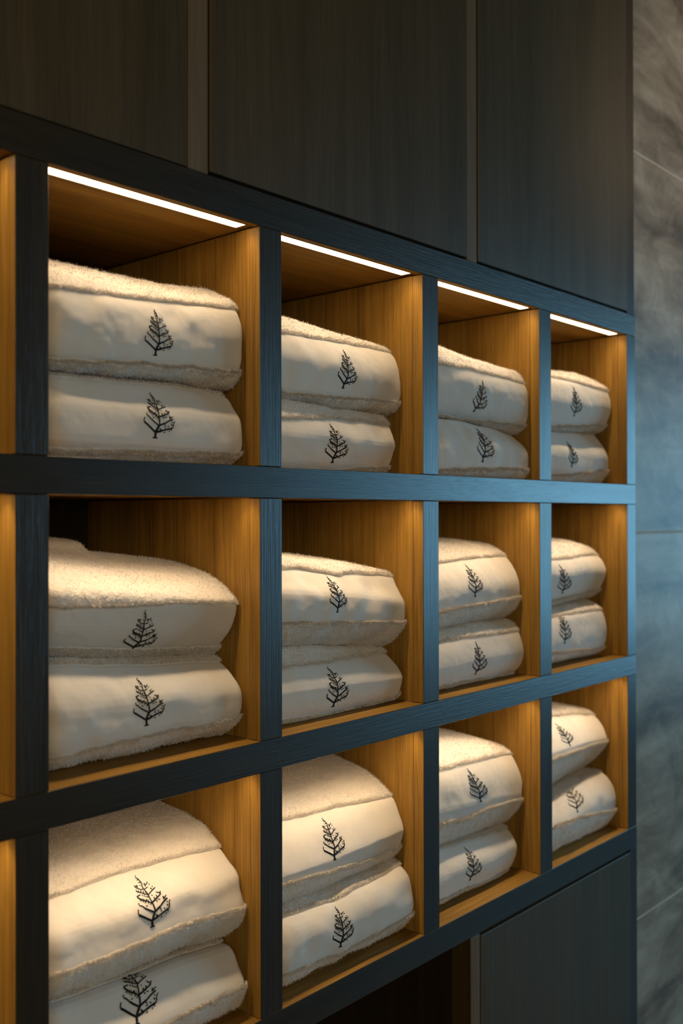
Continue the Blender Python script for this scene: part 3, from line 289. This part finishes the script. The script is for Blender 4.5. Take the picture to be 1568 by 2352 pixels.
EMBLEM = [[0.0309, [[0.0002, 0.0105], [0.0012, 0.0631], [0.0026, 0.1368], [0.0521, 0.2358], [0.0719, 0.2723]]], [0.0213, [[0.0718, 0.2671], [0.073, 0.3302], [0.056, 0.4358]]], [0.0171, [[0.056, 0.4358], [0.0483, 0.5359], [0.0496, 0.6043], [0.0321, 0.6836]]], [0.0139, [[0.0321, 0.6836], [0.0239, 0.7522], [0.0445, 0.836], [0.0359, 0.8835]]], [0.0096, [[0.0359, 0.8835], [0.0177, 0.9312], [-0.0197, 0.9688]]], [0.0181, [[-0.0569, 0.0169], [0.0004, 0.021], [0.048, 0.0201]]], [0.0245, [[-0.0071, 0.1265], [-0.1389, 0.2132], [-0.233, 0.2729], [-0.2896, 0.3055]]], [0.0139, [[-0.2896, 0.3055], [-0.2889, 0.3423], [-0.2785, 0.3895]]], [0.0203, [[0.0621, 0.2567], [-0.0416, 0.3166], [-0.1263, 0.3708]]], [0.016, [[-0.1263, 0.3708], [-0.1732, 0.4138], [-0.2297, 0.4465]]], [0.0096, [[-0.2297, 0.4465], [-0.2289, 0.4886]]], [0.0149, [[0.0557, 0.42], [-0.0386, 0.4744], [-0.1047, 0.5073], [-0.1516, 0.545]]], [0.0213, [[-0.1516, 0.545], [-0.1797, 0.5718], [-0.1788, 0.6192]]], [0.016, [[-0.1694, 0.6138], [-0.1025, 0.623]]], [0.0107, [[-0.181, 0.5034], [-0.142, 0.5501]]], [0.0107, [[-0.1526, 0.4924], [-0.104, 0.5441]]], [0.0107, [[-0.1244, 0.4708], [-0.0756, 0.533]]], [0.0107, [[-0.0964, 0.4439], [-0.0379, 0.5112]]], [0.0107, [[-0.0302, 0.4164], [0.0093, 0.4893]]], [0.0117, [[0.0074, 0.3893], [0.0367, 0.4256]]], [0.0107, [[-0.0974, 0.3913], [-0.059, 0.4064]]], [0.0107, [[-0.0386, 0.4744], [-0.0189, 0.5109]]], [0.0117, [[0.0493, 0.5885], [-0.0074, 0.6107], [-0.0826, 0.6647], [-0.1298, 0.6919], [-0.1385, 0.7342]]], [0.0149, [[-0.0911, 0.7175], [-0.1109, 0.6811]]], [0.0128, [[-0.0437, 0.7061], [-0.0733, 0.654]]], [0.0128, [[-0.0061, 0.6791], [-0.0262, 0.6268]]], [0.016, [[0.0413, 0.6676], [0.0214, 0.6206]]], [0.0096, [[-0.0646, 0.6118], [-0.0841, 0.5858]]], [0.0096, [[-0.0363, 0.5954], [-0.0464, 0.564]]], [0.0096, [[-0.0081, 0.5738], [-0.0181, 0.5477]]], [0.0096, [[0.0203, 0.5628], [0.0101, 0.5314]]], [0.0117, [[0.0232, 0.7153], [-0.0339, 0.7217], [-0.0808, 0.7594], [-0.1185, 0.7812]]], [0.0085, [[-0.1185, 0.7812], [-0.1176, 0.8286]]], [0.0096, [[-0.0701, 0.8224], [-0.071, 0.775]]], [0.0096, [[-0.0131, 0.8108], [-0.004, 0.7896]]], [0.0096, [[-0.1085, 0.8073], [-0.0704, 0.8066]]], [0.0277, [[0.0025, 0.1315], [0.0695, 0.146], [0.1558, 0.176]]], [0.0224, [[0.1558, 0.176], [0.2517, 0.2057], [0.3762, 0.2402]]], [0.0149, [[0.3762, 0.2402], [0.3959, 0.2714], [0.397, 0.3293]]], [0.0117, [[0.397, 0.3293], [0.4265, 0.3761]]], [0.0192, [[0.0803, 0.2143], [0.1177, 0.1767]]], [0.0139, [[0.1835, 0.1281], [0.2126, 0.1538]]], [0.0139, [[0.2985, 0.1627], [0.318, 0.1834]]], [0.0139, [[0.3562, 0.1879], [0.3473, 0.225]]], [0.0139, [[0.3396, 0.3198], [0.3676, 0.2877]]], [0.0107, [[0.3501, 0.367], [0.3687, 0.3456]]], [0.0128, [[0.1962, 0.2963], [0.2051, 0.2592]]], [0.0128, [[0.1857, 0.2438], [0.2237, 0.2378]]], [0.0128, [[0.2626, 0.2792], [0.2907, 0.2524]]], [0.0235, [[0.0717, 0.2618], [0.1295, 0.2923], [0.2063, 0.3224]]], [0.0192, [[0.2063, 0.3224], [0.2835, 0.3735], [0.3795, 0.4138]]], [0.0128, [[0.3044, 0.4731], [0.323, 0.4465]]], [0.0139, [[0.3033, 0.4153], [0.3136, 0.4519]]], [0.0117, [[0.3806, 0.4717], [0.3419, 0.4409]]], [0.0139, [[0.3034, 0.4205], [0.3515, 0.4407]]], [0.0203, [[0.0654, 0.4303], [0.1422, 0.4604], [0.2095, 0.4907]]], [0.016, [[0.2095, 0.4907], [0.2864, 0.5261], [0.2774, 0.5526]]], [0.0085, [[0.2774, 0.5526], [0.3159, 0.5729]]], [0.0085, [[0.2209, 0.5905], [0.2773, 0.5473]]], [0.0139, [[0.1337, 0.5132], [0.1424, 0.471]]], [0.0128, [[0.1912, 0.5332], [0.2, 0.4962]]], [0.0128, [[0.1513, 0.4392], [0.1794, 0.4124]]], [0.0128, [[0.1991, 0.4488], [0.2369, 0.4323]]], [0.0149, [[0.0588, 0.5831], [0.1454, 0.6288], [0.2511, 0.6742]]], [0.0107, [[0.1842, 0.6649], [0.1562, 0.697]]], [0.0128, [[0.2138, 0.717], [0.2039, 0.6961]]], [0.0117, [[0.106, 0.5611], [0.1247, 0.545]]], [0.0128, [[0.023, 0.7048], [0.1284, 0.7344]]], [0.0107, [[0.0815, 0.7774], [0.1002, 0.756]]], [0.0128, [[0.1683, 0.8284], [0.1487, 0.8024]]], [0.0107, [[0.092, 0.8246], [0.0911, 0.7825]]], [0.0107, [[0.1864, 0.7807], [0.167, 0.76]]], [0.0107, [[0.0911, 0.7825], [0.1487, 0.8024]]], [0.0085, [[-0.0208, 0.9109], [0.0078, 0.9104]]], [0.0096, [[-0.0121, 0.8634], [0.0258, 0.8521]]], [0.0085, [[0.0001, 1.0053], [0.0092, 0.984]]]]
NVP = 96
def resample(pts, n):
    p = np.array(pts, float)
    q = np.vstack([2*p[0]-p[1], p, 2*p[-1]-p[-2]]); out = []
    for i in range(1, len(q)-2):
        t = np.linspace(0, 1, 12, endpoint=False)[:, None]
        a, b, c, d = q[i-1], q[i], q[i+1], q[i+2]
        out.append(.5*((2*b)+(-a+c)*t+(2*a-5*b+4*c-d)*t*t+(-a+3*b-3*c+d)*t**3))
    out.append(q[-2][None]); o = np.vstack(out)
    for _ in range(5): o[1:-1] = .25*o[:-2]+.5*o[1:-1]+.25*o[2:]
    s = np.r_[0, np.cumsum(np.hypot(*np.diff(o, axis=0).T))]
    t = np.linspace(0, s[-1], n)
    return np.c_[np.interp(t, s, o[:, 0]), np.interp(t, s, o[:, 1])], s[-1]
def vnoise(x, y, seed=0):
    """smooth 2-D value noise in -1..1"""
    xi = np.floor(x).astype(np.int64); yi = np.floor(y).astype(np.int64); fx = x-xi; fy = y-yi
    fx = fx*fx*(3-2*fx); fy = fy*fy*(3-2*fy)
    def h(a, b):
        n = (a*374761393+b*668265263+seed*982451653) & 0xffffffff
        n = ((n ^ (n >> 13))*1274126177) & 0xffffffff
        return ((n ^ (n >> 16)) & 0xffff)/32767.5-1
    return (h(xi, yi)*(1-fx)+h(xi+1, yi)*fx)*(1-fy)+(h(xi, yi+1)*(1-fx)+h(xi+1, yi+1)*fx)*fy
def sstep(a, b, x): t = np.clip((x-a)/(b-a), 0, 1); return t*t*(3-2*t)

class Towel:
    def __init__(s, d, seed):
        s.__dict__.update(d); s.rL = .034 if s.col == 0 else s.rL; s.seed = seed; s.P, s.L = resample(s.prof, NVP)
        s.P[:, 1] = np.maximum(s.P[:, 1], s.z0) if s.tag == 'T' else np.minimum(s.P[:, 1], s.z1)
        if s.tag == 'B': s.st = [z-.0015 for z in s.st]
        s.us = np.linspace(s.xL, s.xR, 9)
        s.upv = np.array(s.up if s.up else [.40]*9); s.lov = np.array(s.lo if s.lo else [.60]*9)
        s.wr = WRINKLE.get((s.row, s.col, s.tag), (.0010, .0))
    def base(s, x, v):
        k = np.clip(v, 0, 1)*(NVP-1)
        y = np.interp(k, np.arange(NVP), s.P[:, 0]); z = np.interp(k, np.arange(NVP), s.P[:, 1])
        t = (z-s.z0)/(s.z1-s.z0)
        zb = np.interp(x, s.sx, s.sb); zt = np.interp(x, s.sx, s.st); z = zb+(zt-zb)*t
        zc = (zb+zt)/2
        for e, r in ((x-s.xL, s.rL), (s.xR-x, s.rR)):
            q = np.clip(1-e/r, 0, 1); w = 1-np.sqrt(np.clip(1-q*q*.98, 0, 1))
            y = y+w*r*.8; z = z-(z-zc)*w*.10
        return np.stack(np.broadcast_arrays(x, y, z), -1)
    def normal(s, x, v, fn=None):
        fn = fn or s.base; e = .0015; ev = e/s.L
        a = fn(x+e, v)-fn(x-e, v); b = fn(x, v+ev)-fn(x, v-ev)
        n = np.cross(b, a); n /= np.maximum(np.linalg.norm(n, axis=-1, keepdims=True), 1e-9)
        return n
    def soft(s, x, v):
        """surface with the folds and soft dents, without the pile"""
        P = s.base(x, v); n = s.normal(x, v)
        m = v*s.L; sd = s.seed; amp, fold = s.wr
        d = amp*1.3*vnoise(x*16+3.1, m*26, sd)+amp*.8*vnoise(x*38, m*45, sd+5)+.00025*vnoise(x*120, m*120, sd+9)
        if fold:   # near-vertical puckers of the lower front
            wv = sstep(.40, .50, v)*(1-sstep(.60, .68, v))
            d = d+fold*wv*vnoise(x*34+m*9, m*7, sd+2)
        front = sstep(.22, .32, v)*(1-sstep(.64, .72, v))
        d = d*(.15+.85*front)
        P = P+n*d[..., None]
        # little dips along the two seams
        lov = np.interp(x, s.us, s.lov); upv = np.interp(x, s.us, s.upv)
        dip = -.0002*np.exp(-((v-lov)*s.L/.0022)**2)-.0011*np.exp(-((v-upv)*s.L/.0022)**2)
        P = P+n*dip[..., None]
        if (s.row, s.col, s.tag) == (1, 0, 'T'):     # the loose inner flap standing up at the back
            w = sstep(.17, .19, P[..., 1])*(1-sstep(.775, .795, x-.35*(P[..., 1]-.2)))*(v < .3)
            P[..., 2] += .013*w
        # never sink into the shelf
        P[..., 2] = np.maximum(P[..., 2], s.sb[0]-.0 if s.tag == 'B' else -9)
        return P
WRINKLE = {(1, 1, 'T'): (.0014, .0045), (0, 1, 'T'): (.0012, .002), (0, 1, 'B'): (.0016, .002), (0, 2, 'B'): (.0014, .003), (0, 3, 'B'): (.0014, .002),
           (2, 0, 'T'): (.0018, .002), (2, 1, 'B'): (.0020, .003), (2, 3, 'B'): (.0014, .003), (0, 0, 'T'): (.0016, .001), (1, 0, 'B'): (.0016, .0015)}

NX = 170
def mesh_from(name, V, F, uv=None, mats=()):
    me = bpy.data.meshes.new(name)
    V = np.asarray(V, np.float32)
    me.from_pydata(V.tolist(), [], F); me.update()
    if uv is not None:
        l = me.uv_layers.new(name='UVMap'); idx = np.empty(len(me.loops), np.int64); me.loops.foreach_get('vertex_index', idx)
        l.data.foreach_set('uv', np.asarray(uv, np.float32)[idx].ravel())
    return me

def build_towel(d, seed, label, group):
    T = Towel(d, seed); rng = np.random.default_rng(seed)
    zbase = EYE+min(T.sb)
    org = np.array([(T.xL+T.xR)/2, .15, zbase])
    root = empty('folded_towel', tuple(org), label, 'towel', group)
    # stations along the width, denser near the ends
    t = np.linspace(0, 1, NX); xs = T.xL+(T.xR-T.xL)*(t-.018*np.sin(2*math.pi*t))
    segs = [90, 48, 60]                       # rows above / in / below the woven band
    rows = []
    upv = np.interp(xs, T.us, T.upv); lov = np.interp(xs, T.us, T.lov)
    wav = .0011*vnoise(xs*70, xs*0+seed, seed)/T.L
    upv = upv+wav; lov = lov+1.4*.0011*vnoise(xs*90, xs*0+seed+7, seed)/T.L
    def grid(va, vb, n):
        tt = np.linspace(0, 1, n)[:, None]; return va[None]*(1-tt)+vb[None]*tt
    def terry_lift(V, X):
        """the pile stands proud of the woven band, with a rounded lip along the seams"""
        du = (upv[None]-V)*T.L; dl = (V-lov[None])*T.L
        dd = np.maximum(du, dl)
        h = .0022*sstep(0, .0022, dd)+.0016*np.exp(-((dl-.0035)/.003)**2)*(dl > 0)
        m = V*T.L
        pil = .0007*vnoise(X*300, m*300, seed+20)+.0006*vnoise(X*120, m*120, seed+21)+.0004*vnoise(X*500, m*500, seed+22)
        k = (1-.9*sstep(.64, .69, V)) if T.tag == 'T' else (.25+.75*sstep(.30, .36, V))
        return (h+pil*sstep(.0, .003, dd))*k
    X = np.broadcast_to(xs[None], (1, NX))
    # terry: two strips (above and below the band) and the two end faces
    Vt, Ft = [], []; base = 0; edges = []
    for va, vb, n in ((xs*0, upv, segs[0]), (lov, xs*0+1, segs[2])):
        V = grid(va, vb, n); XX = np.broadcast_to(xs[None], V.shape)
        P = T.soft(XX, V); nn = T.normal(XX, V)
        P = P+nn*terry_lift(V, XX)[..., None]
        if T.tag == 'B': P[..., 2] = np.maximum(P[..., 2], T.sb[0])
        P[..., 2] += EYE
        Vt.append(P.reshape(-1, 3)); 
        idx = np.arange(n*NX).reshape(n, NX)+base
        q = np.stack([idx[:-1, :-1], idx[1:, :-1], idx[1:, 1:], idx[:-1, 1:]], -1).reshape(-1, 4)
        Ft += q.tolist(); edges.append((idx, n)); base += n*NX
    Vb = grid(upv, lov, segs[1]); XX = np.broadcast_to(xs[None], Vb.shape)
    Pb = T.soft(XX, Vb); Pb[..., 2] += EYE
    # end faces, filled inward in rings so that they round off softly
    for side in (0, -1):
        ring = np.vstack([Vt[0].reshape(-1, NX, 3)[:, side], Pb[1:-1, side], Vt[1].reshape(-1, NX, 3)[:, side]])
        m = len(ring); cen = ring.mean(0); sgn = -1 if side == 0 else 1
        prev = None; idx0 = np.arange(m)+base
        spine = cen+(ring-cen)*np.array([1, .0, .0]); 
        for k, (sc, ox) in enumerate(((1, 0), (.985, .0015), (.95, .003), (.90, .0026), (.86, .0042), (.80, .0036), (.6, .0045), (.3, .0035))):
            off = np.zeros((m, 3)); c2 = np.stack([ring[:, 0], cen[1]+(ring[:, 1]-cen[1])*(1-(1-sc)*.35), cen[2]+(ring[:, 2]-cen[2])*sc], -1)
            if k: c2[:, 0] += sgn*ox
            Vt.append(c2); cur = np.arange(m)+base; base += m
            if prev is not None:
                a, b = (prev, cur) if side == -1 else (cur, prev)
                q = np.stack([a[:-1], b[:-1], b[1:], a[1:]], -1); Ft += q.tolist()
                Ft.append([int(a[-1]), int(b[-1]), int(b[0]), int(a[0])])
            prev = cur
        Ft.append([int(i) for i in (prev if side == 0 else prev[::-1])])
    Vt = np.vstack(Vt)
    nb = len(Vt)
    # pile: short loose fibres standing on the terry
    nf = 30000
    def fibres(xv, vv, length, lift):
        P = T.soft(xv, vv); nn = T.normal(xv, vv); P = P+nn*lift; P[:, 2] += EYE
        k = len(xv); dirn = nn+rng.normal(0, .42, (k, 3))+np.array([0, 0, -.15]); dirn /= np.linalg.norm(dirn, axis=1, keepdims=True)
        sidev = np.cross(dirn, rng.normal(0, 1, (k, 3))); sidev /= np.linalg.norm(sidev, axis=1, keepdims=True)
        w = .00028; ln = length[:, None]
        bend = rng.normal(0, .25, (k, 3))
        a = P-sidev*w; b = P+sidev*w; c = P+dirn*ln*.6; e = P+(dirn+bend)*ln
        return np.stack([a, b, c+sidev*w*.8, c-sidev*w*.8, e], 1)
    xv = rng.uniform(T.xL+.001, T.xR-.0005, nf); vv = rng.uniform(.10, .80, nf)
    # crowd more of them along the lip below the band and at the right-hand end
    k2 = 7000; xv[:k2] = rng.uniform(T.xL, T.xR, k2)
    vv[:k2] = np.interp(xv[:k2], xs, lov)+np.abs(rng.normal(0, .0035, k2))/T.L
    k3 = 9000; vv[k2:k3] = np.interp(xv[k2:k3], xs, upv)-np.abs(rng.normal(0, .003, k3-k2))/T.L
    k4 = 13000; xv[k3:k4] = T.xR-np.abs(rng.normal(0, .004, k4-k3))
    du = (np.interp(xv, xs, upv)-vv)*T.L; dl = (vv-np.interp(xv, xs, lov))*T.L
    keep = (np.maximum(du, dl) > 0); xv, vv = xv[keep], vv[keep]
    ln = rng.uniform(.0018, .0042, len(xv))
    if T.tag == 'B': ln = np.where(vv > .66, .0008, ln)
    Q = fibres(xv, vv, ln, .0016).reshape(-1, 3)
    if T.tag == 'B': Q[:, 2] = np.maximum(Q[:, 2], EYE+T.sb[0])
    kk = len(xv); i0 = nb+np.arange(kk)*5
    quads = np.stack([i0, i0+1, i0+2, i0+3], -1).tolist(); tris = np.stack([i0+3, i0+2, i0+4], -1).tolist()
    me = mesh_from('terry_body', np.vstack([Vt, Q])-org, Ft+quads+tris)
    obj('terry_body', me, m_terry, root, True)
    # woven band, with its own turned edges tucked under the pile
    n = segs[1]; idx = np.arange(n*NX).reshape(n, NX)
    q = np.stack([idx[:-1, :-1], idx[1:, :-1], idx[1:, 1:], idx[:-1, 1:]], -1).reshape(-1, 4).tolist()
    uv = np.stack([XX, Vb*T.L], -1).reshape(-1, 2)
    me = mesh_from('woven_band', Pb.reshape(-1, 3)-org, q, uv); obj('woven_band', me, m_twill, root, True)
    # embroidered emblem: raised satin-stitch strokes following the cloth
    xa, sa, xb, sb = T.em
    xm, sm, e_ = (xa+xb)/2, (sa+sb)/2, .004
    def at(x, q): return T.base(np.array([x]), np.array([q/T.L]))[0]
    Tx = (at(xm+e_, sm)-at(xm-e_, sm))/(2*e_); Ts = (at(xm, sm-e_)-at(xm, sm+e_))/(2*e_)      # to the right / up the cloth
    e1 = Tx/np.linalg.norm(Tx); e2 = Ts-e1*(Ts@e1); e2 /= np.linalg.norm(e2)
    J = np.array([[Tx@e1, Ts@e1], [Tx@e2, Ts@e2]]); Ji = np.linalg.inv(J)
    ax = J@np.array([xa-xb, -(sa-sb)]); h = float(np.hypot(*ax)); ax /= h
    # the print leans with the cloth: the branches stay close to the weave's own horizontal
    lean = math.atan2(ax[0], ax[1])*(.4 if abs(ax[0]) < .26 else .12); rt = np.array([math.cos(lean), -math.sin(lean)])
    EV, EF = [], []
    for w, pts in EMBLEM:
        p = np.array(pts); 
        if len(p) > 2:
            qq = np.vstack([2*p[0]-p[1], p, 2*p[-1]-p[-2]]); o = []
            for i in range(1, len(qq)-2):
                tt = np.linspace(0, 1, 5, endpoint=False)[:, None]; A, B, Cc, D = qq[i-1], qq[i], qq[i+1], qq[i+2]
                o.append(.5*((2*B)+(-A+Cc)*tt+(2*A-5*B+4*Cc-D)*tt*tt+(-A+3*B-3*Cc+D)*tt**3))
            o.append(qq[-2][None]); p = np.vstack(o)
            tap = np.ones(len(p)); tap[0] = tap[-1] = .75
        else:
            tt = np.linspace(0, 1, 5)[:, None]; p = p[0]*(1-tt)+p[1]*tt; tap = np.array([.45, .95, 1.1, .95, .4])
        tg = np.gradient(p, axis=0); tg /= np.maximum(np.linalg.norm(tg, axis=1, keepdims=True), 1e-9); pn = np.stack([-tg[:, 1], tg[:, 0]], -1)
        ww = np.maximum(w*1.6, .021)*tap/2
        cols = []
        for sgn, hh in ((-1, .0), (-.65, .0006), (0, .0009), (.65, .0006), (1, .0)):
            g = (p+pn*(ww*sgn)[:, None])*h
            g2 = (g[:, :1]*rt+g[:, 1:]*ax)@Ji.T; xx = xb+g2[:, 0]; ss = sb-g2[:, 1]
            P = T.soft(xx, ss/T.L); nn = T.normal(xx, ss/T.L); P = P+nn*(hh+.00025); P[:, 2] += EYE; cols.append(P)
        G = np.stack(cols, 1); m = len(G); b0 = sum(len(e) for e in EV); EV.append(G.reshape(-1, 3))
        ii = np.arange(m*5).reshape(m, 5)+b0
        EF += np.stack([ii[:-1, :-1], ii[:-1, 1:], ii[1:, 1:], ii[1:, :-1]], -1).reshape(-1, 4).tolist()
    me = mesh_from('embroidered_emblem', np.vstack(EV)-org, EF); obj('embroidered_emblem', me, m_thread, root, True)
    # fine stitched line along the upper seam
    if T.up:
        SV, SF = [], []; x2 = np.linspace(T.xL+.012, T.xR-.006, 160); v2 = np.interp(x2, xs, upv)
        P = T.soft(x2, v2); nn = T.normal(x2, v2); P = P+nn*.0002; P[:, 2] += EYE
        G = np.stack([P+np.array([0, 0, .0005]), P+nn*.0004, P-np.array([0, 0, .0005])], 1); ii = np.arange(160*3).reshape(160, 3)
        SF = np.stack([ii[:-1, :-1], ii[:-1, 1:], ii[1:, 1:], ii[1:, :-1]], -1).reshape(-1, 4).tolist()
        me = mesh_from('seam_stitching', G.reshape(-1, 3)-org, SF); obj('seam_stitching', me, m_stitch, root, True)
    return root

ROWN = ['top', 'middle', 'bottom']
COLN = ['fourth cubbyhole from stone wall', 'third cubbyhole from stone wall', 'second cubbyhole from stone wall', 'cubbyhole nearest the stone wall']
LOOK = {(1, 0, 'T'): 'cream towel with thick fluffy top,', (1, 1, 'T'): 'puckered cream towel with emblem,', (2, 0, 'B'): 'cream towel cut by photo bottom,',
        (2, 3, 'T'): 'cream towel with strongly slanted emblem,', (0, 2, 'T'): 'cream towel with right-leaning emblem,', (2, 2, 'T'): 'cream towel with left-tilted emblem,'}
for i, d in enumerate(TOWELS):
    key = (d['row'], d['col'], d['tag'])
    pos = 'upper' if d['tag'] == 'T' else 'lower'
    lab = f"{LOOK.get(key, 'folded cream towel,')} {pos} of two, {ROWN[d['row']]} row, {COLN[d['col']]}"
    build_towel(d, 11+i*7, lab, f"folded towels in the {ROWN[d['row']]} row")
